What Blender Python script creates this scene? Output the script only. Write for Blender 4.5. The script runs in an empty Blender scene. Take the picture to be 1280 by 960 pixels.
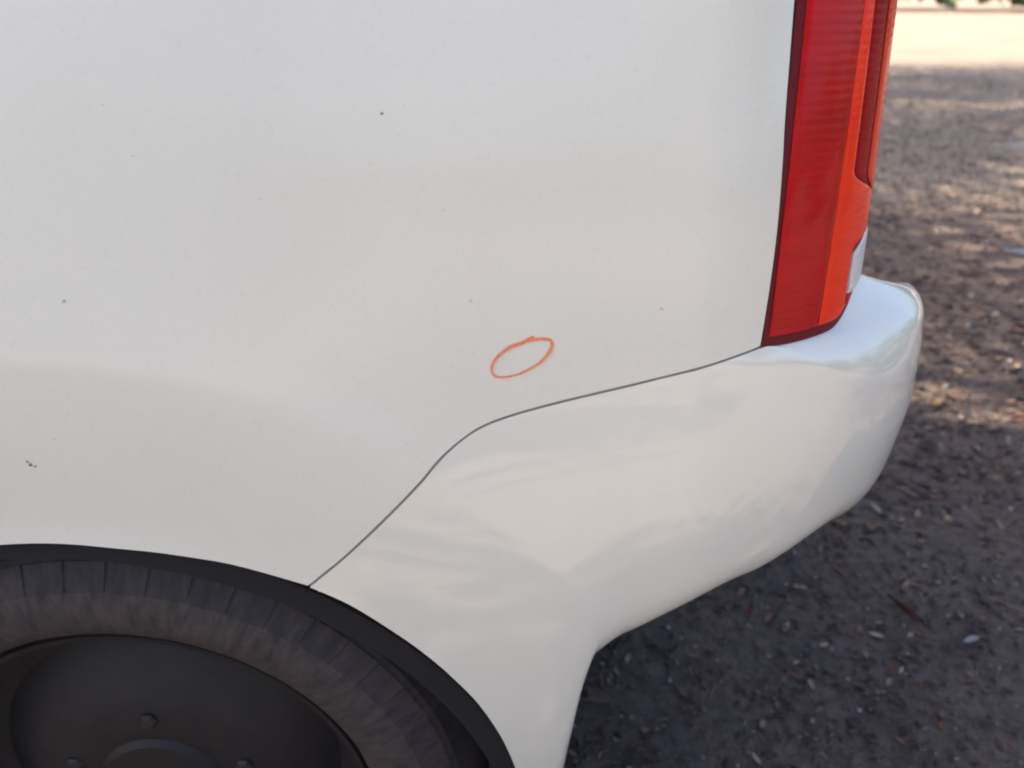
import bpy, math, random
import numpy as np
from mathutils import Vector
R = math.radians
random.seed(7); rng = np.random.default_rng(7)
SC = bpy.context.scene
COL = SC.collection

# ------------------------------------------------------------------ camera, sky, sun, exposure
F, PITCH, CAM = 1000.0, R(26), (0.0, -0.48, 0.96)       # focal length in pixels of a 1280 wide frame
cd = bpy.data.cameras.new('camera'); cam = bpy.data.objects.new('camera', cd); COL.objects.link(cam)
cam.location = CAM; cam.rotation_euler = (R(90) - PITCH, 0, 0)
cd.sensor_width = 36; cd.lens = 36 * F / 1280; cd.clip_start = 0.02; cd.clip_end = 2000
cd.dof.use_dof = True; cd.dof.focus_distance = 0.57; cd.dof.aperture_fstop = 5.6
SC.camera = cam
SUN_TO = Vector((-0.96, 0.25, 0)).normalized(); SUN_EL = R(42)
SUN_TO = Vector((SUN_TO.x * math.cos(SUN_EL), SUN_TO.y * math.cos(SUN_EL), math.sin(SUN_EL)))
W = bpy.data.worlds.new('World'); SC.world = W; W.use_nodes = True
wn = W.node_tree; bg = wn.nodes['Background']
sky = wn.nodes.new('ShaderNodeTexSky'); sky.sky_type = 'NISHITA'; sky.sun_disc = False
sky.sun_elevation = SUN_EL; sky.sun_rotation = math.atan2(SUN_TO.x, SUN_TO.y)
sky.dust_density = 6; sky.air_density = .8; sky.ozone_density = .4
wn.links.new(sky.outputs[0], bg.inputs[0]); bg.inputs[1].default_value = 0.118
sl = bpy.data.lights.new('sun', 'SUN'); sl.energy = 5.0; sl.angle = R(0.53); sl.color = (1, .84, .63)
so = bpy.data.objects.new('sun', sl); COL.objects.link(so); so.rotation_euler = SUN_TO.to_track_quat('Z', 'Y').to_euler()
so.location = (-6, 4, 9)
SC.view_settings.view_transform = 'Standard'; SC.view_settings.look = 'None'
SC.view_settings.gamma = 1; SC.view_settings.use_curve_mapping = False
SC.view_settings.exposure = 1.92
SC.cycles.filter_width = 2.0

# ------------------------------------------------------------------ helpers
def mesh_obj(name, verts, faces, mat=None, parent=None, smooth=True):
    me = bpy.data.meshes.new(name)
    me.from_pydata([tuple(map(float, v)) for v in verts], [], [tuple(map(int, f)) for f in faces]); me.update()
    if smooth:
        me.polygons.foreach_set('use_smooth', [True] * len(me.polygons)); me.set_sharp_from_angle(angle=R(42))
    if mat: me.materials.append(mat)
    o = bpy.data.objects.new(name, me); COL.objects.link(o)
    if parent: o.parent = parent
    return o
def fast_mesh(name, V, tri, mat, parent=None, smooth=False):       # numpy arrays of points and triangles
    me = bpy.data.meshes.new(name); n = len(tri)
    me.vertices.add(len(V)); me.vertices.foreach_set('co', np.asarray(V, np.float32).ravel())
    me.loops.add(n * 3); me.loops.foreach_set('vertex_index', np.asarray(tri, np.int32).ravel())
    me.polygons.add(n); me.polygons.foreach_set('loop_start', np.arange(0, n * 3, 3, dtype=np.int32))
    me.polygons.foreach_set('use_smooth', np.full(n, smooth)); me.update(calc_edges=True); me.validate()
    if mat: me.materials.append(mat)
    o = bpy.data.objects.new(name, me); COL.objects.link(o)
    if parent: o.parent = parent
    return o
def empty(name, loc=(0, 0, 0), parent=None):
    o = bpy.data.objects.new(name, None); COL.objects.link(o); o.location = loc; o.empty_display_size = .1
    if parent: o.parent = parent
    return o
def tag(o, label=None, cat=None, group=None, kind=None):
    if label: o['label'] = label
    if cat: o['category'] = cat
    if group: o['group'] = group
    if kind: o['kind'] = kind
    return o
def grid_faces(nu, nv, flip=False, off=0):                          # verts ordered u-major: index = u*nv + v
    f = []
    for i in range(nu - 1):
        for j in range(nv - 1):
            q = (off + i * nv + j, off + (i + 1) * nv + j, off + (i + 1) * nv + j + 1, off + i * nv + j + 1)
            f.append(q[::-1] if flip else q)
    return f
def sm(a, b, x):
    t = min(1, max(0, (x - a) / (b - a))); return t * t * (3 - 2 * t)
def poly(pts, n=None):                                              # arclength-parametrised smooth path through points
    P = np.array(pts, float); out = [P[0]]
    for i in range(len(P) - 1):                                     # Catmull-Rom
        p0 = P[max(0, i - 1)]; p1 = P[i]; p2 = P[i + 1]; p3 = P[min(len(P) - 1, i + 2)]
        for t in np.linspace(0, 1, 9)[1:]:
            out.append(.5 * (2 * p1 + (p2 - p0) * t + (2 * p0 - 5 * p1 + 4 * p2 - p3) * t * t + (3 * p1 - p0 - 3 * p2 + p3) * t ** 3))
    out = np.array(out); L = np.r_[0, np.cumsum(np.linalg.norm(np.diff(out, axis=0), axis=1))]; L /= L[-1]
    return lambda t: np.array([np.interp(t, L, out[:, k]) for k in range(out.shape[1])])
def coons(bot, top, left, right, us, vs):
    c00, c10, c01, c11 = bot(0), bot(1), top(0), top(1)
    return [[(1 - v) * bot(u) + v * top(u) + (1 - u) * left(v) + u * right(v)
             - ((1 - u) * (1 - v) * c00 + u * (1 - v) * c10 + (1 - u) * v * c01 + u * v * c11) for v in vs] for u in us]

# ------------------------------------------------------------------ materials
def M(name):
    m = bpy.data.materials.new(name); m.use_nodes = True
    return m, m.node_tree, m.node_tree.nodes['Principled BSDF']
def setp(b, **k):
    for n, v in k.items(): b.inputs[n.replace('_', ' ')].default_value = v
def noise(nt, scale, detail=4, rough=.6, co='Object', vec=None):
    t = nt.nodes.new('ShaderNodeTexNoise'); t.inputs['Scale'].default_value = scale
    t.inputs['Detail'].default_value = detail; t.inputs['Roughness'].default_value = rough
    if vec is None:
        c = nt.nodes.new('ShaderNodeTexCoord'); vec = c.outputs[co]
    nt.links.new(vec, t.inputs['Vector']); return t.outputs['Fac']
def ramp(nt, fac, stops):
    r = nt.nodes.new('ShaderNodeValToRGB'); e = r.color_ramp.elements
    while len(e) > 1: e.remove(e[-1])
    e[0].position = stops[0][0]; e[0].color = (*stops[0][1], 1)
    for p, c in stops[1:]:
        x = e.new(p); x.color = (*c, 1)
    nt.links.new(fac, r.inputs[0]); return r.outputs[0]
def g(v): return (v, v, v)
def mix(nt, fac, a, b):
    n = nt.nodes.new('ShaderNodeMix'); n.data_type = 'RGBA'
    for s, v in ((0, fac), (6, a), (7, b)):
        if isinstance(v, (int, float)): n.inputs[s].default_value = v
        elif isinstance(v, tuple): n.inputs[s].default_value = (*v, 1)
        else: nt.links.new(v, n.inputs[s])
    return n.outputs[2]
def bump(nt, b, h, strength, dist):
    n = nt.nodes.new('ShaderNodeBump'); n.inputs['Strength'].default_value = strength; n.inputs['Distance'].default_value = dist
    nt.links.new(h, n.inputs['Height']); nt.links.new(n.outputs[0], b.inputs['Normal'])
def paint(name, dust, rough, coat_rough, ior):
    m, nt, b = M(name)
    big = noise(nt, 5, 5, .6); fine = noise(nt, 260, 3, .7)
    base = mix(nt, ramp(nt, big, [(.35, g(0)), (.75, g(dust))]), (.80, .805, .735), (.68, .675, .61))
    base = mix(nt, ramp(nt, fine, [(.58, g(0)), (.76, g(dust * .7))]), base, (.50, .47, .43))
    nt.links.new(base, b.inputs['Base Color'])
    nt.links.new(ramp(nt, big, [(.3, g(rough)), (.8, g(min(1, rough + .15)))]), b.inputs['Roughness'])
    setp(b, Coat_Weight=1.0, Coat_Roughness=coat_rough, Coat_IOR=ior)
    return m
m_panel = paint('white_paint_dusty', .30, .45, .17, 1.65)
m_bump = paint('white_bumper_paint', .10, .35, .03, 2.0)
def simple(name, col, rough=.5, metal=0, **k):
    m, nt, b = M(name); setp(b, Base_Color=(*col, 1), Roughness=rough, Metallic=metal, **k); return m
m_gap = simple('gap_black', (.46, .43, .41), .9)
m_liner = simple('liner_black', (.009, .008, .012), .8)
m_glass = simple('dark_glass', (.02, .025, .025), .05)
m_black = simple('black_trim', (.02, .02, .02), .5)
def dusty(name, c1, c2, rough, scale=30):
    m, nt, b = M(name)
    n = noise(nt, scale, 6, .7)
    nt.links.new(mix(nt, ramp(nt, n, [(.38, g(0)), (.70, g(1))]), c1, c2), b.inputs['Base Color']); setp(b, Roughness=rough)
    bump(nt, b, noise(nt, scale * 12, 3), .3, .002)
    return m
m_tyre = dusty('tyre_rubber', (.020, .019, .027), (.052, .045, .043), .58)
def radial_rubber(name, c1, c2, lo, hi):                            # worn rubber with dust rubbed into radial streaks
    m, nt, b = M(name); tc = nt.nodes.new('ShaderNodeTexCoord'); sx = nt.nodes.new('ShaderNodeSeparateXYZ'); nt.links.new(tc.outputs['Object'], sx.inputs[0])
    an = nt.nodes.new('ShaderNodeMath'); an.operation = 'ARCTAN2'; nt.links.new(sx.outputs['Z'], an.inputs[0]); nt.links.new(sx.outputs['X'], an.inputs[1])
    ln = nt.nodes.new('ShaderNodeVectorMath'); ln.operation = 'LENGTH'; nt.links.new(tc.outputs['Object'], ln.inputs[0])
    cb = nt.nodes.new('ShaderNodeCombineXYZ'); m1 = nt.nodes.new('ShaderNodeMath'); m1.operation = 'MULTIPLY'; m1.inputs[1].default_value = 17
    m2 = nt.nodes.new('ShaderNodeMath'); m2.operation = 'MULTIPLY'; m2.inputs[1].default_value = 22
    nt.links.new(an.outputs[0], m1.inputs[0]); nt.links.new(ln.outputs['Value'], m2.inputs[0]); nt.links.new(m1.outputs[0], cb.inputs[0]); nt.links.new(m2.outputs[0], cb.inputs[1])
    n = noise(nt, 1.6, 5, .65, vec=cb.outputs[0])
    nt.links.new(mix(nt, ramp(nt, n, [(lo, g(0)), (hi, g(1))]), c1, c2), b.inputs['Base Color']); setp(b, Roughness=.7)
    bump(nt, b, n, .2, .002); return m
m_tyre_dust = radial_rubber('tyre_rubber_dusty', (.022, .019, .026), (.078, .064, .058), .32, .74)
m_tyre = radial_rubber('tyre_rubber', (.017, .015, .024), (.056, .048, .052), .35, .80)
m_rim = dusty('dark_steel', (.008, .007, .011), (.016, .014, .016), .6)
def lens(name, c1, c2, scale=1.0, **k):
    m, nt, b = M(name)
    tc = nt.nodes.new('ShaderNodeTexCoord'); mp = nt.nodes.new('ShaderNodeMapping')
    mp.inputs['Scale'].default_value = (8, 8, 40); mp.inputs['Rotation'].default_value = (0, .45, 0)
    nt.links.new(tc.outputs['Object'], mp.inputs[0])
    n = noise(nt, scale, 2, .5, vec=mp.outputs[0])
    nt.links.new(mix(nt, ramp(nt, n, [(.3, g(0)), (.7, g(1))]), c1, c2), b.inputs['Base Color'])
    wv = nt.nodes.new('ShaderNodeTexWave'); wv.bands_direction = 'Z'; wv.inputs['Scale'].default_value = 55; wv.inputs['Distortion'].default_value = 1.5
    nt.links.new(tc.outputs['Object'], wv.inputs[0]); bump(nt, b, wv.outputs['Fac'], .18, .0012)
    d = dict(Roughness=.3, Specular_IOR_Level=.1, Coat_Weight=.25, Coat_Roughness=.04); d.update(k); setp(b, **d); return m
m_red = lens('red_lens', (.40, .004, .007), (.56, .006, .010), 1)
m_orange = lens('lit_red_lens', (.97, .022, .006), (.98, .045, .009), 1)  # light passing through the lens is put into this brighter base colour
m_dred = lens('dark_red_lens', (.30, .006, .012), (.38, .010, .016), 1, Coat_Weight=.0, Specular_IOR_Level=.03)
m_clear = lens('clear_lens', (.72, .72, .74), (.80, .80, .82), 2)
m_rim_red = lens('edge_red_lens', (.72, .035, .015), (.82, .06, .025), Coat_Weight=.1)
m_seal = simple('lamp_seal', (.15, .010, .020), .5, Specular_IOR_Level=.2)
m_ring = None
def crayon():
    m, nt, b = M('orange_crayon')
    n = noise(nt, 700, 3, .7)
    nt.links.new(mix(nt, ramp(nt, n, [(.35, g(0)), (.65, g(1))]), (.95, .20, .07), (.95, .38, .20)), b.inputs['Base Color'])
    nt.links.new(ramp(nt, n, [(.22, g(.35)), (.42, g(1))]), b.inputs['Alpha']); setp(b, Roughness=.7); return m
m_ring = crayon()
m_speck = simple('dried_mud', (.36, .19, .09), .9)
m_faint = simple('faint_grime', (.60, .57, .53), .9)
def ground_mat():
    m, nt, b = M('dirt_ground')
    a = noise(nt, .55, 5, .6); c = noise(nt, 5, 8, .7); d = noise(nt, 55, 6, .75)
    tc = nt.nodes.new('ShaderNodeTexCoord'); sx = nt.nodes.new('ShaderNodeSeparateXYZ'); nt.links.new(tc.outputs['Object'], sx.inputs[0])
    base = ramp(nt, c, [(.30, (.095, .074, .072)), (.50, (.152, .116, .102)), (.70, (.20, .155, .13))])
    mr = nt.nodes.new('ShaderNodeMapRange'); mr.inputs[1].default_value = 1.7; mr.inputs[2].default_value = 2.7
    ab_ = nt.nodes.new('ShaderNodeMath'); ab_.operation = 'ABSOLUTE'; sub = nt.nodes.new('ShaderNodeMath'); sub.operation = 'SUBTRACT'; sub.inputs[1].default_value = 1.6
    nt.links.new(sx.outputs['Y'], sub.inputs[0]); nt.links.new(sub.outputs[0], ab_.inputs[0]); nt.links.new(ab_.outputs[0], mr.inputs[0])
    mul = nt.nodes.new('ShaderNodeMath'); mul.operation = 'MULTIPLY'; nt.links.new(mr.outputs[0], mul.inputs[0])
    nt.links.new(ramp(nt, a, [(.35, g(.55)), (.60, g(1))]), mul.inputs[1])
    base = mix(nt, mul.outputs[0], base, (.31, .26, .215))           # paler, bare, driven-over ground further out; added on camera side for warm bounce
    base = mix(nt, ramp(nt, d, [(.40, g(.7)), (.60, g(0))]), base, (.055, .041, .042))
    nt.links.new(base, b.inputs['Base Color']); setp(b, Roughness=.95)
    ad = nt.nodes.new('ShaderNodeMath'); nt.links.new(c, ad.inputs[0]); nt.links.new(d, ad.inputs[1])
    bump(nt, b, ad.outputs[0], .8, .02); return m
m_ground = ground_mat()
def varied(name, stops, rough=.8, scale=23):
    m, nt, b = M(name)
    gm = nt.nodes.new('ShaderNodeNewGeometry')
    nt.links.new(ramp(nt, gm.outputs['Random Per Island'], stops), b.inputs['Base Color']); setp(b, Roughness=rough); return m
m_litter = varied('dry_leaves', [(0, (.028, .018, .022)), (.4, (.055, .036, .036)), (.7, (.09, .06, .05)), (.82, (.13, .055, .042)), (.93, (.22, .165, .115)), (1, (.36, .31, .25))])
m_pebble = varied('pebbles', [(0, (.045, .040, .046)), (.5, (.085, .076, .080)), (.88, (.13, .12, .12)), (1, (.27, .27, .28))])
m_twig = varied('twigs', [(0, (.04, .026, .022)), (.6, (.10, .055, .04)), (1, (.24, .18, .13))])
m_leaf = varied('tree_leaves', [(0, (.035, .06, .018)), (.5, (.06, .10, .028)), (1, (.11, .14, .04))], .5)
m_bark = dusty('bark', (.07, .055, .042), (.16, .13, .10), .95, 9)

# ------------------------------------------------------------------ the shape of the car's side, shared by its parts
WC, WZ = -.358, .270                                               # rear wheel centre
CARW = 1.56
def S(X, Z):                                                        # outer skin: how far the side lies from the y = 0 plane
    dz = Z - .62
    y = .05 * dz + (.175 if dz > 0 else .22) * dz * dz + .03 * (X + .33) ** 2
    r = math.hypot(X - WC, (Z - .25) * 1.05)
    d = r - .365                                                    # pressed swell round the wheel arch
    k = .13 * (1 - sm(-.14, .20, X))
    d1, d2 = .148, .31
    if d > d1:
        q = min(d, d2) - d1; y += k * (q - q * q / (2 * (d2 - d1)))
    if d < .03: y -= .25 * (.03 - max(d, 0)) ** 2 * 8
    return y
def ray(px, py):
    x = (px - 640) / F; v = (480 - py) / F
    return Vector((x, math.cos(PITCH) + math.sin(PITCH) * v, -math.sin(PITCH) + math.cos(PITCH) * v))
def at(px, py, inset=0):                                            # where a sight line from the photograph meets the side of the car
    d = ray(px, py); Y = 0.0
    for _ in range(25):
        t = (Y + inset - CAM[1]) / d.y; X = d.x * t; Z = CAM[2] + d.z * t; Y = S(X, Z)
    return np.array([X, Z])

ARCH = [at(*p) for p in [(385, 732), (300, 708), (240, 697), (160, 687), (80, 681)]]
ARCH_TOP = at(20, 679.5)
arch_r = [at(*p) for p in [(385, 732), (440, 757), (500, 793), (532, 815), (563, 840)]]
SEAM_PX = [(385, 732), (430, 695), (480, 648), (520, 607), (548, 574), (575, 550), (602, 532), (640, 517.5), (700, 501), (780, 482), (870, 460), (954, 437.5)]
SEAM = [at(*p) for p in SEAM_PX]
LAMP_L = [at(*p) for p in [(954, 437.5), (967.5, 357), (977, 283), (983, 206), (988, 121)]]
print('ARCH', [tuple(np.round(a, 3)) for a in arch_r + ARCH + [ARCH_TOP]]); print('SEAM', np.round(SEAM, 3).tolist()); print('LAMP', np.round(LAMP_L, 3).tolist())
ZL = LAMP_L[0][1]                                                   # lamp bottom
XL = LAMP_L[0][0]
# corner plan curves: s is X along the side, then runs on round the corner
S0 = .125
def body_plan(s, Z):
    """s <= S0 : on the side; S0..S0+1 : round the rear corner; further: across the tailgate"""
    lean = .30 * max(0, Z - 1.0) ** 1.4
    y0 = S(S0, Z)
    if s <= S0: return (s, S(s, Z))
    p = min(1, s - S0) * math.pi / 2; a, b = .148, .135
    sl0 = .06 * (S0 + .33)
    X = S0 + a * math.sin(p); Y = y0 + b * (1 - math.cos(p)) + sl0 * a * math.sin(p) * (1 - p / 1.6)
    if s > S0 + 1: Y += (s - S0 - 1); X += .02 * (1 - math.exp(-(s - S0 - 1) * 4))
    return (X - lean * sm(S0 - .1, S0 + .2, X), min(Y, CARW / 2))
def s_of_X(X):
    return X if X <= S0 else S0 + math.asin(min(1, (X - S0) / .148)) * 2 / math.pi
AZ = ((.46, .48, .52, .54, .57, .60, .65, .70, .73, .745, .76), (.178, .190, .202, .208, .217, .224, .231, .232, .230, .226, .220))   # rake of the corner
B0 = .125                                                           # bumper plan starts to leave the body here
def bump_plan(s, Z):
    if s <= S0: return (s, S(s, Z))
    y0 = S(S0, Z); p = min(1, s - S0) * math.pi / 2; a, b = float(np.interp(Z, AZ[0], AZ[1])), .205
    sl0 = .06 * (S0 + .33)
    X = S0 + a * math.sin(p); Y = y0 + b * (1 - math.cos(p)) + sl0 * a * math.sin(p) * (1 - p / 1.6)
    if s > S0 + 1: Y += (s - S0 - 1); X += .03 * (1 - math.exp(-(s - S0 - 1) * 3))
    return (X, min(Y, CARW / 2))
def mirror(o, name=None):                                           # the same piece on the car's far side, as a mesh of its own
    me = o.data; V = [(v.co.x, CARW - v.co.y, v.co.z) for v in me.vertices]; Fc = [tuple(p.vertices)[::-1] for p in me.polygons]
    return mesh_obj(name or o.name.split('.')[0], V, Fc, me.materials[0] if me.materials else None, o.parent)
def thick(V, nu, nv, t, flip=False):                                # grid of points plus turned-in rims (V: u-major list of 3-vectors)
    P = np.array(V).reshape(nu, nv, 3)
    du = np.gradient(P, axis=0); dv = np.gradient(P, axis=1); N = np.cross(du, dv); N /= np.linalg.norm(N, axis=2, keepdims=True) + 1e-12
    if flip: N = -N
    Q = P - N * t
    verts = list(P.reshape(-1, 3)) + list(Q.reshape(-1, 3)); n = nu * nv
    f = grid_faces(nu, nv, flip)
    rim = [i * nv for i in range(nu)] + [(nu - 1) * nv + j for j in range(1, nv)] + [i * nv + nv - 1 for i in range(nu - 2, -1, -1)] + [j for j in range(nv - 2, 0, -1)]
    for a, b in zip(rim, rim[1:] + rim[:1]):
        q = (b, a, a + n, b + n); f.append(q[::-1] if flip else q)
    return verts, f

# ------------------------------------------------------------------ the car
car = empty('parked_car', (0, 0, 0))
tag(car, 'white car with tall red tail lamp and orange ring drawn on its side', 'car')
# -- quarter panel
rightside = poly(LAMP_L + [np.array([LAMP_L[-1][0] - .002, 1.02])])
XF = -1.02
AEND = [np.array(p) for p in ((-.026, .432), (-.006, .385), (.007, .33), (.012, .275))]
mir = lambda L: [np.array([2 * WC - p[0], p[1]]) for p in L]
pathpts = [np.array([XF, .26]), np.array([XF + .1, .262])] + mir(AEND[::-1]) + mir(arch_r[::-1]) + mir(ARCH[1:3]) + [np.array([WC, .5968])] + ARCH[3:0:-1] + [ARCH[0]]
bot_arch = poly(pathpts); bot_seam = poly(SEAM)
US = .66
def bot(u): return bot_arch(u / US) if u <= US else bot_seam((u - US) / (1 - US))
topx = lambda u: np.array([XF + (rightside(1)[0] - XF) * (.62 * u + .38 * u * u), 1.02])
left = lambda v: np.array([XF, .26 + .76 * v])
us = np.r_[np.linspace(0, US, 90), np.linspace(US, 1, 61)[1:]]; vs = np.linspace(0, 1, 44) ** 1.25
C = coons(bot, topx, left, rightside, us, vs)
GAP = .0016
def put(X, Z):
    x, y = body_plan(X if X <= S0 else s_of_X(X), Z); return (x, y, Z)
V = [put(p[0], p[1]) for col in C for p in col]
V, Fc = thick(V, len(us), len(vs), .014)
panel = mesh_obj('quarter_panel', V, Fc, m_panel, car)
# -- bumper
LOW_PX = [(735, 840), (752, 822), (775, 806), (800, 794.5), (850, 770), (900, 748), (950, 722)]
LOW = [at(*p) for p in LOW_PX]
print('LOW', np.round(LOW, 3).tolist())
SE = S0 + 1 + .535                                                   # runs on to the middle of the rear
def zt(s):
    if s < XL: return ZL
    return ZL + .025 * sm(S0 + .50, S0 + .80, s) - .11 * sm(S0 + .80, S0 + 1.2, s)
seam_b = [p + np.array([.0013, -.0016]) if i < 5 else p + np.array([0, -.0020]) for i, p in enumerate(SEAM)]
sT = [S0 + .12 + k * .06 for k in range(6)]
sl_l = s_of_X(XL)
topb_pts = [p if p[0] <= S0 else np.array([s_of_X(p[0]), p[1]]) for p in seam_b] + [np.array([s, zt(s) - .0020]) for s in np.linspace(sl_l, SE, 26)[1:]]
arch_b = [arch_r[0] + np.array([.0013, -.0016])] + arch_r[1:] + AEND
SG = lambda s: s if s <= S0 else S0 + (s - S0) * .30                  # curve parameter that runs on smoothly round the corner
USG = lambda g_: g_ if g_ <= S0 else S0 + (g_ - S0) / .30
def bump_at(px, py):                                                # (s, z) on the bumper's corner under a sight line
    d = ray(px, py); best = None
    for s in np.linspace(S0, S0 + .9, 120):
        for z in np.linspace(.44, .62, 120):
            x, y = bump_plan(s, z); v = Vector((x - CAM[0], y - CAM[1], z - CAM[2])); e = (v - d * (v.dot(d) / d.dot(d))).length
            if best is None or e < best[0]: best = (e, s, z)
    return np.array(best[1:])
low_pts = [AEND[-1], np.array([.040, .285]), np.array([.050, .36]), np.array([LOW[0][0] - .006, .425])] + [p + np.array([0, -.003]) for p in LOW if p[0] <= S0] + [bump_at(*p) for p in ((900, 749), (950, 724), (1000, 692), (1030, 671))]
sl = low_pts[-1][0]; zl = low_pts[-1][1]
print('low', np.round(low_pts, 3).tolist())
low_pts += [np.array([s, zl + (.545 - zl) * sm(sl, S0 + .75, s)]) for s in np.linspace(sl, SE, 18)[1:]]
low_pts = [np.array([SG(p[0]), p[1]]) for p in low_pts]
topb_pts = [np.array([SG(p[0]), p[1]]) for p in topb_pts]
tb, ab, lb = poly(topb_pts), poly(arch_b), poly(low_pts)
SEG = SG(SE)
rb = lambda v: np.array([SEG, lb(1)[1] + (tb(1)[1] - lb(1)[1]) * v])
lab = lambda v: ab(1 - v)
NB, NV = 190, 56
us = np.linspace(0, 1, NB); vs = np.linspace(0, 1, NV)
C = coons(lb, tb, lab, rb, us, vs)
verts = []; NR = NV + 11
for i, col in enumerate(C):
    z0, z1 = col[0][1], col[-1][1]; col = [(USG(p[0]), p[1]) for p in col]
    # shelf between body and bumper face at the top
    def off(s): return sm(S0 + .02, S0 + .75, s)
    NS = 11; cz = np.array([p[1] for p in col]); cs = np.array([p[0] for p in col]); oz = np.argsort(cz); cz, cs = cz[oz], cs[oz]
    for j, (s, z) in enumerate(col):
        of = off(s); fl = sm(S0 + .46, S0 + .68, s); rr = .003 + of * (.060 * (1 - fl) + .008 * fl); tilt = .008 * of + max(0, zt(s) - ZL) * 1.0; k = NV - 1 - j
        bx, by = body_plan(s, z1)
        if k <= NS:                                                  # shelf under the lamp, then over the rolled edge
            th = k / NS * math.pi / 2; kk = math.sin(th) ** (1 - .2 * fl); zz = z1 - rr * (1 - math.cos(th)) ** (1 + .5 * fl) - tilt * kk
        else:
            kk = 1; zt_ = z1 - rr - tilt; zz = zt_ + (z0 - zt_) * ((k - NS) / (NV - 1 - NS)) ** 1.1
        s = float(np.interp(zz, cz, cs)); w = (z1 - zz) / max(1e-6, z1 - z0); bx, by = body_plan(s, z1 if s > S0 else zz); ox, oy = bump_plan(s, zz)
        x = bx + (ox - bx) * kk; y = by + (oy - by) * kk
        # fullness of the bumper face, tucked in at its lower edge
        ox2, oy2 = bump_plan(s + .01, zz); tx, ty = ox2 - ox, oy2 - oy; L = math.hypot(tx, ty); nx, ny = ty / L, -tx / L
        amt = sm(WC + .10, .05, x if s < S0 else .3)
        q = max(0, (w - .80) / .20); bl = .006 * math.sin(math.pi * min(1, w)) * amt - .016 * (1 - math.sqrt(max(0, 1 - q * q))) * sm(-.02, .04, x if s < S0 else .3)
        x += nx * bl; y += ny * bl
        verts.append((x, y, zz))
    # rows are bottom..top ; add shelf rows then body-side return
P = np.array(verts).reshape(NB, NV, 3)
# lower lip turned in, and a shelf closing back to the body under the lamp
lip = P[:, 0, :].copy(); nrm = np.zeros_like(lip)
for i, col in enumerate(C):
    s_ = USG(col[0][0]); a1, a2 = bump_plan(s_, .5), bump_plan(s_ + .01, .5); L = math.hypot(a2[0] - a1[0], a2[1] - a1[1]); nrm[i] = (-(a2[1] - a1[1]) / L, (a2[0] - a1[0]) / L, 0)
l1 = lip + nrm * .006; l1[:, 2] -= .004; l2 = lip + nrm * .035; l2[:, 2] += .004
inn = P[:, -1, :].copy(); inn2 = inn.copy(); inn2[:, 2] -= .012; tin = np.gradient(inn, axis=0); n3 = np.stack([-tin[:, 1], tin[:, 0], 0 * tin[:, 0]], 1); n3 /= np.linalg.norm(n3, axis=1, keepdims=True) + 1e-9
inn2 += n3 * .012
edge = P[0].copy(); 
P = np.concatenate([l2[:, None], l1[:, None], P, inn2[:, None]], axis=1); nv = P.shape[1]
e0 = P[0:1].copy(); e0[:, :, 1] += .02
P = np.concatenate([e0, P], axis=0); nu = P.shape[0]
half = [tuple(p) for p in P.reshape(-1, 3)]
Vb = half + [(x, CARW - y, z) for x, y, z in half]
Fb = grid_faces(nu, nv) + grid_faces(nu, nv, True, len(half))
bumper = mesh_obj('rear_bumper', Vb, Fb, m_bump, car)
# -- dark joint behind the seam
sv = []
for t in np.linspace(0, 1, 120):
    p = bot_seam(t); q = bot_seam(min(1, t + .01)) - bot_seam(max(0, t - .01)); q /= np.linalg.norm(q); n = np.array([q[1], -q[0]])
    for k in (-.008, .011):
        X, Z = p + n * k; a, b_, c = put(X, Z); sv.append((a, b_ + .0024, c))
mesh_obj('joint_seal', sv, grid_faces(120, 2), m_gap, car)

# -- tail lamp : every zone is its own lens on the curve of the corner
lamp = empty('tail_lamp', (0, 0, 0), car)
ZT = 1.12
def lampX(z):
    if z <= LAMP_L[-1][1]: return float(np.interp(z, [p[1] for p in LAMP_L], [p[0] for p in LAMP_L]))
    return LAMP_L[-1][0]
def lens_patch(name, sa, sb, za, zb, mat, out, nu=16, nv=30, t=.006):
    V = []
    for u in np.linspace(0, 1, nu):
        for v in np.linspace(0, 1, nv):
            z0 = za(u) if callable(za) else za; z1 = zb(u) if callable(zb) else zb
            z = z0 + (z1 - z0) * v
            a = sa(z) if callable(sa) else sa; b = sb(z) if callable(sb) else sb
            s = a + (b - a) * u
            x, y = body_plan(s, z); x2, y2 = body_plan(s + .01, z); tx, ty = x2 - x, y2 - y; L = math.hypot(tx, ty)
            e = min(u, 1 - u) * (abs(b - a) * .2); e2 = min(v, 1 - v) * (z1 - z0)
            o = out - .0009 * (1 - sm(0, .003, e)) - .0009 * (1 - sm(0, .003, e2))
            V.append((x + ty / L * o, y - tx / L * o, z))
    V, Fc = thick(V, nu, nv, t); return mesh_obj(name, V, Fc, mat, lamp)
sLm = lambda z: s_of_X(lampX(z)) + .0
SR = S0 + .90
zbs = lambda s: zt(s) - .0015
lens_patch('lamp_housing', lambda z: sLm(z) + .004, SR, lambda u: zbs(sLm(ZL) + (SR - sLm(ZL)) * u), ZT, m_seal, .0005, 30, 40, .02)
s1 = lambda z: S0 + .222 + .03 * (z - .75)                           # inside the dark left edge
s2 = lambda z: S0 + .418 + .14 * (z - .75)
zq = lambda s_: zbs(S0 + s_) + .0075
sb = lambda z: S0 + .572 + .226 * sm(.797, .8065, z) - .296 * sm(.824, .852, z)
sr = lambda z: S0 + .626 + .178 * (1 - sm(.822, .848, z))
lens_patch('red_lens', s1, s2, lambda u: zq(.23 + .18 * u), ZT - .004, m_red, .0022)
lens_patch('bright_lens', lambda z: s2(z) + .0006, sb, lambda u: zq(.42 + .15 * u), ZT - .004, m_orange, .0024, 18, 110)
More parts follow.
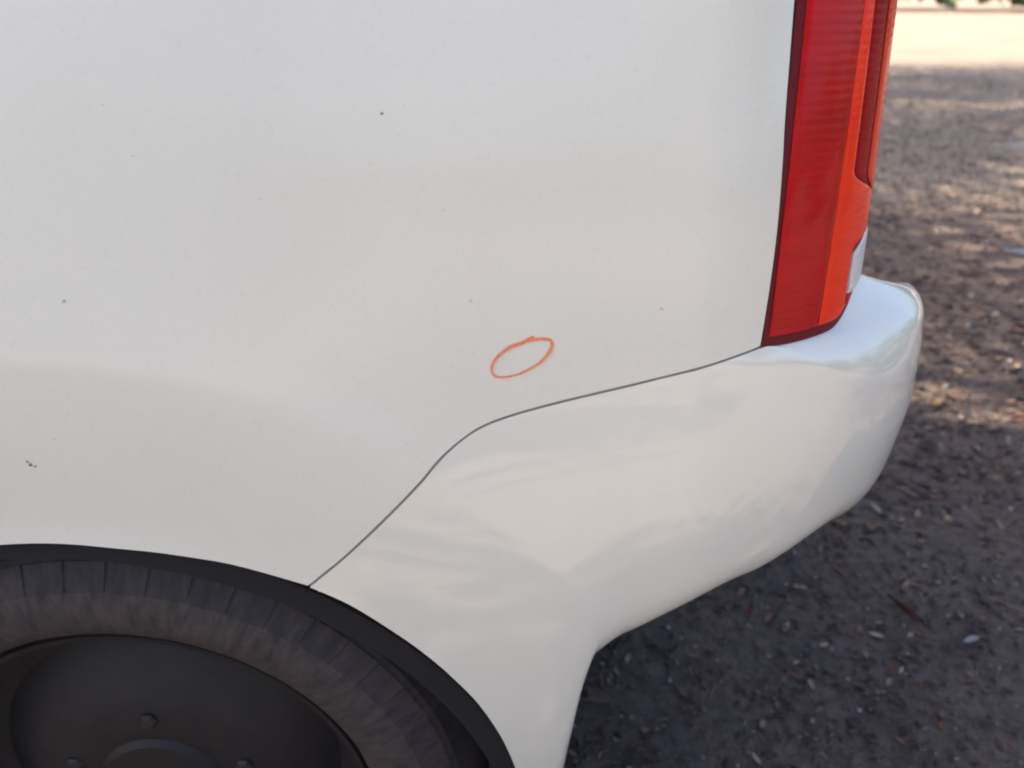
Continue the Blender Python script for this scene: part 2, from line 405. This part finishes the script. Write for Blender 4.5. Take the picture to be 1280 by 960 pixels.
lens_patch('dark_lens', lambda z: sb(z) + .003, lambda z: sr(z) - .004, .837, ZT - .004, m_dred, .0012, 10, 60)
lens_patch('edge_lens', sr, SR - .01, .805, ZT - .004, m_rim_red, .0025, 14, 80)
lens_patch('reverse_lens', lambda z: S0 + .578 + .10 * sm(.793, .803, z), SR - .012, lambda u: max(.7645, zbs(S0 + .578 + .3 * u) + .004), .8035, m_clear, .0034)
lens_patch('red_lens', S0 + .575, S0 + .66, lambda u: zq(.575 + .085 * u), .7635, m_red, .0022)
# -- orange ring and specks
def ribbon(name, px, w, mat, parent, lift=.0005):
    f = poly([at(*p) for p in px]); n = 70; V = []
    for i, t in enumerate(np.linspace(0, 1, n)):
        p = f(t); q = f(min(1, t + .01)) - f(max(0, t - .01)); q /= np.linalg.norm(q) + 1e-9; nn = np.array([q[1], -q[0]])
        ww = w * (.75 + .5 * random.random() * .5 + .25 * math.sin(t * 9)) * (1 if 0 < i < n - 1 else .3)
        for k in (-.5, .5):
            X, Z = p + nn * k * ww; x, y = body_plan(s_of_X(X), Z); V.append((x, y - lift, Z))
    return mesh_obj(name, V, grid_faces(n, 2), mat, parent)
ring = [(652, 428), (664, 425), (678, 423.5), (688, 425), (690, 431), (686, 441), (676, 452), (662, 461), (646, 468), (630, 471), (619, 470), (614.5, 463), (617, 452), (626, 442), (639, 433), (652, 428.5), (668, 420)]
tag(ribbon('crayon_ring', ring, .0022, m_ring, panel), 'thin orange ring drawn by hand on the white panel')
def speck(px, py, r, mat, seed):
    rr = random.Random(seed); X, Z = at(px, py); x, y = body_plan(s_of_X(X), Z)
    n = 9; V = [(x, y - r * .45, Z)]
    for ring_, h in ((.55, .3), (1, -.05)):
        for k in range(n):
            a = k * 2 * math.pi / n; q = r * ring_ * (.7 + .6 * rr.random()); V.append((x + q * math.cos(a), S(X + q * math.cos(a), Z) - r * h, Z + q * .8 * math.sin(a)))
    Fc = [(0, 1 + k, 1 + (k + 1) % n) for k in range(n)] + [(1 + k, 1 + n + k, 1 + n + (k + 1) % n, 1 + (k + 1) % n) for k in range(n)]
    mesh_obj('mud_speck', V, Fc, mat, panel)
for i, (px, py, r, m) in enumerate([(477, 142, .0011, m_speck), (38, 581, .0018, m_speck), (34, 577, .0011, m_speck), (44, 583, .0010, m_speck), (79, 376, .0018, m_faint), (588, 376, .0013, m_faint), (827, 386, .0013, m_faint), (166, 195, .0008, m_faint), (128, 131, .0007, m_faint), (324, 249, .0007, m_faint), (68, 549, .0009, m_faint), (554, 263, .0008, m_faint)]):
    speck(px, py, r, m, i)

# -- wheels
def lathe(prof, n=120):                                              # profile (radius, y)
    V = []; Fc = []; k = len(prof)
    for i in range(n):
        a = 2 * math.pi * i / n
        for r, y in prof: V.append((r * math.cos(a), y, r * math.sin(a)))
    for i in range(n):
        for j in range(k - 1):
            a, b = i * k + j, ((i + 1) % n) * k + j; Fc.append((a, a + 1, b + 1, b))
    return V, Fc
RT = .315
tyre_prof = [(.206, .030), (.209, .016), (.216, .006), (.226, .0005), (.238, -.002), (.250, -.002), (.262, .001), (.270, .0045), (.284, .0115), (.2905, .0165), (.2925, .0145), (.2945, .0185), (.299, .024), (.306, .032), (RT - .0015, .045), (RT, .07), (RT, .14), (.304, .165), (.26, .185), (.21, .175)]
def wheel(x, y, flip=False):
    w = empty('wheel', (x, y, WZ), car)
    if flip: w.rotation_euler = (0, 0, math.pi)
    V, Fc = lathe(tyre_prof, 160); t = mesh_obj('tyre', V, Fc, m_tyre, w)
    t.data.materials.append(m_tyre_dust)
    k = len(tyre_prof) - 1
    for p in t.data.polygons:
        if p.index % k < 7: p.material_index = 1
    # shoulder sipes: narrow raised bars between the two ribs and moulded lugs under them
    bm_v, bm_f = [], []
    def bar(a, da, r0, y0, r1, y1, h):
        o = len(bm_v)
        for aa, hh in ((a - da, 0), (a - da + min(.3 * da, .003), h), (a + da - min(.3 * da, .003), h), (a + da, 0)):
            for r, yy in ((r0, y0), (r1, y1)): bm_v.append((r * math.cos(aa), yy - hh, r * math.sin(aa)))
        for j in range(3): bm_f.append((o + 2 * j, o + 2 * j + 1, o + 2 * j + 3, o + 2 * j + 2))
    for i in range(52):
        a = 2 * math.pi * i / 52
        bar(a, .0572, .2640, .0016, .2870, .0125, .0009)
    mesh_obj('shoulder_block', bm_v, bm_f, m_tyre, t, False)['kind'] = 'stuff'
    rim_prof = [(.209, .022), (.206, .014), (.200, .016), (.196, .030), (.188, .060), (.165, .068), (.150, .060), (.120, .040), (.08, .032), (.06, .034), (.055, .028), (.0, .026)]
    V, Fc = lathe(rim_prof, 96); rim = mesh_obj('rim', V, Fc, m_rim, w)
    for i in range(5):
        a = 2 * math.pi * i / 5 + .3; V, Fc = lathe([(0, -.005), (.0065, -.005), (.0085, -.002), (.0085, .006)], 6)
        mesh_obj('wheel_nut', [(x_ + .05 * math.cos(a) * 0 + .085 * math.cos(a), y_ + .034, z_ + .085 * math.sin(a)) for x_, y_, z_ in V], Fc, m_black, w, False)
    return w
WY = S(WC, .56) + .020
FX = -2.42
wheel(WC + .02, WY); wheel(FX, WY); wheel(WC + .02, CARW - WY, True); wheel(FX, CARW - WY, True)
def liner(xc, flip=False):
    V = []
    for a in np.linspace(R(-8), R(188), 50):
        for r, y in ((.335, .012), (.352, .018), (.352, .32), (.10, .32)):
            V.append((xc + r * math.cos(a) * 1.07, S(xc, .5) + y, WZ - .03 + r * math.sin(a)))
    Fc = grid_faces(50, 4, True)
    o = mesh_obj('wheel_liner', V, Fc, m_liner, car)
    if flip: mirror(o); 
liner(WC, True); liner(FX, True)

# -- the rest of the car, beyond the frame
def sheet(name, bl, tl, br, tr, mat, nu=24, nv=16, lift=0, onside=True, t=.01):   # (X, Z) quad on the car's side
    V = []
    for u in np.linspace(0, 1, nu):
        for v in np.linspace(0, 1, nv):
            p = (1 - v) * ((1 - u) * np.array(bl) + u * np.array(br)) + v * ((1 - u) * np.array(tl) + u * np.array(tr))
            x, y = body_plan(p[0], p[1]); V.append((x, y - lift, p[1]))
    V, Fc = thick(V, nu, nv, t); return mesh_obj(name, V, Fc, mat, car)
both = []
both.append(sheet('upper_quarter', (XF, 1.022), (XF, 1.60), (S0 + .38, 1.022), (S0 + .38, 1.60), m_panel))
both[-1]['label'] = 'upper white side panel with a black-edged window'
both.append(sheet('side_window', (XF + .06, 1.09), (XF + .06, 1.50), (-.06, 1.09), (-.14, 1.50), m_glass, lift=.004))
both.append(sheet('door', (-1.90, .27), (-1.90, 1.02), (XF - .005, .27), (XF - .005, 1.02), m_panel))
both.append(sheet('door_frame', (-1.90, 1.022), (-1.55, 1.60), (XF - .005, 1.022), (XF - .005, 1.60), m_panel))
both.append(sheet('door_window', (-1.84, 1.06), (-1.56, 1.52), (XF - .06, 1.06), (XF - .06, 1.52), m_glass, lift=.004))
fp = poly([(-2.95, .30), (-2.80, .29), (-2.735, .33), (-2.70, .43), (-2.60, .54), (-2.42, .60), (-2.24, .54), (-2.14, .43), (-2.10, .33), (-2.06, .27), (-1.905, .27)])
Cf = coons(fp, lambda u: np.array([-2.95 + 1.045 * u, .98 + .04 * u]), lambda v: np.array([-2.95, .30 + .68 * v]), lambda v: np.array([-1.905, .27 + .75 * v]), np.linspace(0, 1, 70), np.linspace(0, 1, 20))
V, Fc = thick([(p[0], S(max(p[0], -2.2), p[1]) + .25 * max(0, -2.55 - p[0]) ** 2, p[1]) for c in Cf for p in c], 70, 20, .01)
both.append(mesh_obj('front_wing', V, Fc, m_panel, car))
for o in both: mirror(o)
mirror(panel, 'quarter_panel')
def across(name, pts, mat, nv=14, inset=.0, crown=.0):              # a strip across the car through (X, Z) stations
    V = []
    P = poly(pts); n = 24
    for t in np.linspace(0, 1, n):
        X, Z = P(t); y0 = S(min(max(X, -2.2), .1), Z) + inset
        for v in np.linspace(0, 1, nv): V.append((X, y0 + (CARW - 2 * y0) * v, Z + crown * math.sin(math.pi * v)))
    return mesh_obj(name, V, grid_faces(n, nv), mat, car)
across('roof', [(-1.55, 1.60), (-1.2, 1.63), (-.4, 1.64), (.02, 1.615)], m_panel, crown=.03)
across('windscreen', [(-2.02, 1.03), (-1.78, 1.33), (-1.55, 1.60)], m_glass, crown=.0)
across('bonnet', [(-2.95, .96), (-2.6, 1.01), (-2.02, 1.03)], m_panel, crown=.01)
across('front_bumper', [(-2.93, .28), (-3.0, .45), (-3.0, .75), (-2.95, .96)], m_bump, inset=.05)
across('underbody', [(-2.9, .26), (-1.5, .24), (-.74, .25), (-.70, .60), (.22, .62)], m_black, inset=.08)
# tailgate: carries on from the corner across the rear
def gate(name, za, zb, sa, sb, mat, lift=0, nu=40, nv=20):
    V = []
    for u in np.linspace(0, 1, nu):
        for v in np.linspace(0, 1, nv):
            z = za + (zb - za) * v; s = sa + (sb - sa) * u; x, y = body_plan(s, z); V.append((x + lift, y, z))
    half = V; n = len(V); V = V + [(x, CARW - y, z) for x, y, z in half]
    return mesh_obj(name, V, grid_faces(nu, nv) + grid_faces(nu, nv, True, n), mat, car)
gate('tailgate', .66, 1.60, SR + .012, S0 + 1 + .62, m_panel)
gate('rear_window', 1.08, 1.50, S0 + 1.08, S0 + 1 + .62, m_glass, .004)
cp = []
for z in np.linspace(ZT + .004, 1.60, 12):
    for s in np.linspace(S0 + .38, SR + .010, 16):
        x, y = body_plan(s, z); cp.append((x, y, z))
o = mesh_obj('corner_pillar', cp, grid_faces(12, 16, True), m_panel, car); mirror(o)
for o in list(lamp.children):                                       # the far side's lamp
    pass
lamp2 = empty('tail_lamp', (0, 0, 0), car)
for o in list(lamp.children):
    m2 = mirror(o); m2.parent = lamp2

# ------------------------------------------------------------------ ground
def relief(X, Y):
    h = .010 * np.sin(X * 2.1 + .6 * np.sin(Y * 1.3)) * np.sin(Y * 1.7 + .8) + .006 * np.sin(X * 5.3 + 1.1) * np.sin(Y * 6.1 + X * 2) \
        + .0025 * np.sin(X * 17 + Y * 9) * np.sin(Y * 19 - X * 6) + .0015 * np.sin(X * 41 + 3 * np.sin(Y * 13)) * np.sin(Y * 37)
    return h * np.exp(-np.hypot(X, Y) / 30)
ax = np.sign(np.linspace(-1, 1, 321)) * (np.abs(np.linspace(-1, 1, 321)) ** 3.2 * 500 + np.abs(np.linspace(-1, 1, 321)) * 5)
GX, GY = np.meshgrid(ax + 1.0, ax + 2.0, indexing='ij')
V = np.stack([GX, GY, relief(GX, GY)], -1).reshape(-1, 3); n = 321
I = np.arange((n - 1) * (n - 1)); a = (I // (n - 1)) * n + I % (n - 1)
tri = np.concatenate([np.stack([a, a + n, a + n + 1], 1), np.stack([a, a + n + 1, a + 1], 1)])
tag(fast_mesh('ground', V, tri, m_ground, smooth=True), 'bare brown dirt ground strewn with leaf litter', kind='structure')

def scatter_xy(n, near=.8):
    """points on the ground, thick behind the car where the photograph looks, thinner all round"""
    k = int(n * .8); out = []
    d = .05 + 12 * rng.random(k) ** 1.9; t = np.where(d < .9, -.05, .34) + np.where(d < .9, .9, .5) * rng.random(k)     # lateral slope from the camera
    x = t * (d + .48) + rng.normal(0, .05, k); out.append(np.stack([x, d], 1))
    x = rng.uniform(-3, 6, n - k); y = rng.uniform(-4, 10, n - k); out.append(np.stack([x, y], 1))
    return np.concatenate(out)
def instances(T, tri, P, rot, scale):                               # copies of a small template as one mesh
    Vs = np.einsum('nij,kj->nki', rot, T) * scale[:, None, None] + P[:, None, :]
    off = (np.arange(len(P)) * len(T))[:, None, None]
    return Vs.reshape(-1, 3), (tri[None] + off).reshape(-1, 3)
def rots(n, tilt):
    az = rng.uniform(0, 2 * np.pi, n); tx = rng.normal(0, tilt, n); ty = rng.normal(0, tilt, n)
    c, s = np.cos(az), np.sin(az); z = np.zeros(n); o = np.ones(n)
    Rz = np.stack([c, -s, z, s, c, z, z, z, o], 1).reshape(n, 3, 3)
    c, s = np.cos(tx), np.sin(tx); Rx = np.stack([o, z, z, z, c, -s, z, s, c], 1).reshape(n, 3, 3)
    c, s = np.cos(ty), np.sin(ty); Ry = np.stack([c, z, s, z, o, z, -s, z, c], 1).reshape(n, 3, 3)
    return Rz @ Rx @ Ry
LEAF_T = np.array([(-1, 0, .10), (-.45, .34, .16), (-.45, 0, .0), (-.45, -.34, .14), (.25, .36, .15), (.25, 0, .02), (.25, -.36, .18), (1, 0, .22)], float)
LEAF_F = np.array([(0, 2, 1), (0, 3, 2), (1, 2, 5), (1, 5, 4), (2, 3, 6), (2, 6, 5), (4, 5, 7), (5, 6, 7)])
def ground_scatter(name, label, T, tri, n, smin, smax, mat, tilt, lift, pw=2.0):
    XY = scatter_xy(n); Z = relief(XY[:, 0], XY[:, 1]); sc = (smin + (smax - smin) * rng.random(n) ** pw) * np.clip(.42 + .45 * XY[:, 1], .5, 1.25)
    P = np.stack([XY[:, 0], XY[:, 1], Z + lift * sc], 1)
    V, F_ = instances(T, tri, P, rots(n, tilt), sc)
    tag(fast_mesh(name, V, F_, mat), label, kind='stuff')
ground_scatter('leaf_litter', 'small dry brown leaves strewn over the dirt', LEAF_T, LEAF_F, 20000, .005, .021, m_litter, .28, .12)
ph = (1 + 5 ** .5) / 2
ICO = np.array([(-1, ph, 0), (1, ph, 0), (-1, -ph, 0), (1, -ph, 0), (0, -1, ph), (0, 1, ph), (0, -1, -ph), (0, 1, -ph), (ph, 0, -1), (ph, 0, 1), (-ph, 0, -1), (-ph, 0, 1)]) / 1.9
ICOF = np.array([(0, 11, 5), (0, 5, 1), (0, 1, 7), (0, 7, 10), (0, 10, 11), (1, 5, 9), (5, 11, 4), (11, 10, 2), (10, 7, 6), (7, 1, 8), (3, 9, 4), (3, 4, 2), (3, 2, 6), (3, 6, 8), (3, 8, 9), (4, 9, 5), (2, 4, 11), (6, 2, 10), (8, 6, 7), (9, 8, 1)])
PEB = ICO * np.array([1, .75, .55]) + rng.normal(0, .08, ICO.shape)
ground_scatter('gravel', 'fine grey grit and pebbles in the dirt', PEB, ICOF, 14000, .0022, .010, m_pebble, .5, .25, 3)
tw = []
for k in range(5):
    for a in range(4): tw.append((-1 + .5 * k, .035 * math.cos(a * math.pi / 2) + .10 * math.sin(k * 1.7), .035 * math.sin(a * math.pi / 2) + .04 * (k % 2)))
twf = []
for k in range(4):
    for a in range(4):
        p, q = k * 4 + a, k * 4 + (a + 1) % 4; twf += [(p, q, q + 4), (p, q + 4, p + 4)]
ground_scatter('twig_litter', 'thin dry twigs scattered on the dirt', np.array(tw), np.array(twf), 1500, .012, .05, m_twig, .08, .1)

def ground_at(px, py):
    d = ray(px, py); t = CAM[2] / -d.z; X, Y = d.x * t, CAM[1] + d.y * t; return X, Y, float(relief(np.array(X), np.array(Y)))
def big_leaf(px, py, L, az, col, label, wide=1.0, name='dry_leaf', cat='leaf', mat=None):
    X, Y, Z = ground_at(px, py); nu, nv = 9, 7; V = []
    for i in range(nu):
        t = i / (nu - 1); wv = .42 * wide * math.sin(math.pi * min(1, t * 1.02 + .02)) ** .8 * (1 - .25 * t)
        for j in range(nv):
            w = (j / (nv - 1) - .5) * 2; V.append(((t - .5) * L, w * wv * L * .5, L * (.10 * w * w + .16 * (t - .5) ** 2 + .025 * math.sin(9 * t + 3 * w)) + .004))
    m = mat or simple('leaf_colour', col, .7)
    n = len(V); V = V + [(x, y, z - .0006) for x, y, z in V]
    o = mesh_obj(name, V, grid_faces(nu, nv) + grid_faces(nu, nv, True, n), m)
    o.location = (X, Y, Z + .003); o.rotation_euler = (random.uniform(-.12, .12), random.uniform(-.12, .12), az)
    tag(o, label, cat, 'larger dry leaves on the dirt' if cat == 'leaf' else None); return o
big_leaf(1170, 507, .055, .5, (.27, .17, .06), 'curled ochre leaf lying on dark dirt beside the bumper corner')
big_leaf(1087, 664, .050, 1.1, (.16, .08, .05), 'rusty brown leaf just below the white bumper corner')
big_leaf(1046, 662, .040, 2.6, (.20, .13, .06), 'small tan leaf touching the outline of the bumper underneath')
big_leaf(1268, 462, .05, .9, (.34, .26, .17), 'pale buff leaf beside the right edge of the dirt strip')
big_leaf(1128, 775, .075, 2.0, (.13, .04, .035), 'narrow dark red leaf on bare dirt under the bumper', .35)
big_leaf(1163, 556, .06, .05, (.26, .17, .13), 'slim pinkish straw leaf flat on the dark litter', .3)
big_leaf(1240, 540, .045, .2, (.22, .15, .11), 'dull brown leaf among dark litter right of the bumper')
big_leaf(936, 770, .045, 1.2, (.13, .045, .035), 'short red leaf close to the lower bumper lip', .6)
big_leaf(1210, 815, .04, .4, (.30, .30, .31), 'pale grey leaf on the bare dirt nearest the camera', .7)
big_leaf(1276, 322, .13, 2.5, (.30, .37, .50), 'pale blue scrap of litter lying on dappled ground', .5, 'paper_scrap', 'scrap')
big_leaf(1272, 186, .30, 2.75, (.50, .50, .50), 'thin whitish strip of litter far back on pale ground', .16, 'litter_strip', 'litter')

# ------------------------------------------------------------------ trees that shade the place (all outside the frame)
def tube(V, Fc, pts, rad, n=8):
    o = len(V)
    for i, (p, r) in enumerate(zip(pts, rad)):
        d = Vector(pts[min(i + 1, len(pts) - 1)]) - Vector(pts[max(i - 1, 0)]); q = d.to_track_quat('Z', 'Y')
        for k in range(n):
            a = 2 * math.pi * k / n; V.append(tuple(Vector(p) + q @ Vector((r * math.cos(a), r * math.sin(a), 0))))
    for i in range(len(pts) - 1):
        for k in range(n): Fc.append((o + i * n + k, o + i * n + (k + 1) % n, o + (i + 1) * n + (k + 1) % n, o + (i + 1) * n + k))
def make_tree(seed, h, rad, nleaf, ncl=90, sp=.13):
    rr = random.Random(seed); rg = np.random.default_rng(seed)
    t = empty('shade_tree'); V, Fc = [], []
    lean = (rr.uniform(-.3, .3), rr.uniform(-.3, .3))
    pts = [(lean[0] * k / 5 * k / 5 + rr.uniform(-.05, .05) * (k > 0), lean[1] * (k / 5) ** 2, h * .62 * k / 5 - .05) for k in range(6)]
    tube(V, Fc, pts, [.17, .14, .125, .11, .095, .075]); cl = []
    for b in range(11):
        k = 2 + b % 4; p = Vector(pts[k]); a = b * 2.4 + rr.random(); L = rad * rr.uniform(.6, 1.0)
        q = [tuple(p + Vector((math.cos(a), math.sin(a), .0)) * L * s + Vector((0, 0, (h * .30) * s ** .8 * rr.uniform(.8, 1.1)))) for s in (0, .33, .66, 1)]
        tube(V, Fc, q, [.055, .042, .028, .012], 6); cl += [q[1], q[2], q[3], q[3]]
    mesh_obj('trunk', V, Fc, m_bark, t)
    cl = np.array(cl); c = cl[rg.integers(0, len(cl), ncl)] + rg.normal(0, 1, (ncl, 3)) * np.array([.35, .35, .28]) * rad * .45
    P = c[rg.integers(0, ncl, nleaf)] + rg.normal(0, 1, (nleaf, 3)) * rad * sp
    az = rg.uniform(0, 6.28, nleaf); global rng
    rng, keep = rg, rng
    Vv, Ff = instances(np.array([(-1, 0, 0), (0, .42, .1), (1, 0, 0), (0, -.42, .1)], float), np.array([(0, 3, 1), (1, 3, 2)]), P, rots(nleaf, .7), .05 + .04 * rg.random(nleaf))
    rng = keep
    fast_mesh('crown', Vv, Ff, m_leaf, t); return t
def treeline():                                                     # the far edge of the clearing, all round: one mass of foliage
    n = 26000; a = rng.uniform(0, 2 * np.pi, n); r = rng.uniform(55, 75, n)
    top = 4.2 + 2 * np.sin(a * 7) + 1.6 * np.sin(a * 17 + 1) + 1.0 * np.sin(a * 41); z = top * rng.random(n) ** .8
    P = np.stack([r * np.cos(a), r * np.sin(a), z + .3], 1)
    V, F_ = instances(np.array([(-1, 0, 0), (-.2, .6, .2), (1, .1, 0), (.1, -.6, .15)], float), np.array([(0, 3, 1), (1, 3, 2)]), P, rots(n, .9), .45 + .5 * rng.random(n))
    tag(fast_mesh('far_treeline', V, F_, m_leaf), 'green mass of trees at the far edge of the clearing', kind='stuff')
treeline()
def copy_tree(t):
    c = t.copy(); COL.objects.link(c)
    for ch in t.children:
        d = ch.copy(); COL.objects.link(d); d.parent = c
    return c
ta, tb_, tc = make_tree(3, 6.5, 2.4, 11000, 100), make_tree(11, 7.5, 2.8, 11000, 60, .085), make_tree(5, 6.0, 2.4, 5500, 9, .10)
spots = [(ta, -3.4, 2.9, 3.3, .95, 'leafy green tree close beside the far flank of the white car'), (tb_, -2.0, 6.2, 0, 1.0, 'leafy green tree second nearest behind the white car'),
         (ta, 0.3, 11.5, 2.2, 1.15, 'broad green tree farther behind the car, in line with its wheel'), (tb_, -.6, 9.2, 3.9, 1.0, 'farthest green tree in the row behind the car'),
         (tc, -5.1, -.85, .4, .95, 'unseen green tree added ahead of the car to blotch near ground with shade'), (tb_, -6.2, -3.9, 1.7, 1.0, 'large unseen green tree added on the near side to darken the left flank'), (tb_, 5.5, -15.0, 2.9, 1.1, 'large green tree well behind the camera'), (ta, 7.0, -9.0, 4.4, 1.2, 'green tree behind the camera towards the rear of the car')]  # unseen near-side pair added: blotchy shade for bumper reflections, darker left flank
def shrub(seed):  # unseen shrubs, added to darken what the tail lamp mirrors
    t = make_tree(seed, 1.5, 1.5, 7000); t.name = 'shrub'; return t
sa = shrub(21)
for x, y, rz, sc_, lab in [(6.8, 1.2, 0, 1, 'unseen dense low shrub added behind the car, nearest its bumper'), (9.0, 4.2, 2, 1.2, 'unseen wider low shrub added farther behind the car on its far side'), (9.5, -2.2, 4, 1.15, 'unseen low shrub added behind the car on the near side')]:
    o = copy_tree(sa) if x != 6.8 else sa
    o.location = (x, y, 0); o.rotation_euler = (0, 0, rz); o.scale = (sc_,) * 3; tag(o, lab, 'shrub', 'unseen shrubs added to darken the lamp reflection')
seen = set()
for t, x, y, rz, s, lab in spots:
    o = copy_tree(t) if t in seen else t; seen.add(t)
    o.location = (x, y, 0); o.rotation_euler = (0, 0, rz); o.scale = (s, s, s)
    tag(o, lab, 'tree', 'trees shading the clearing')
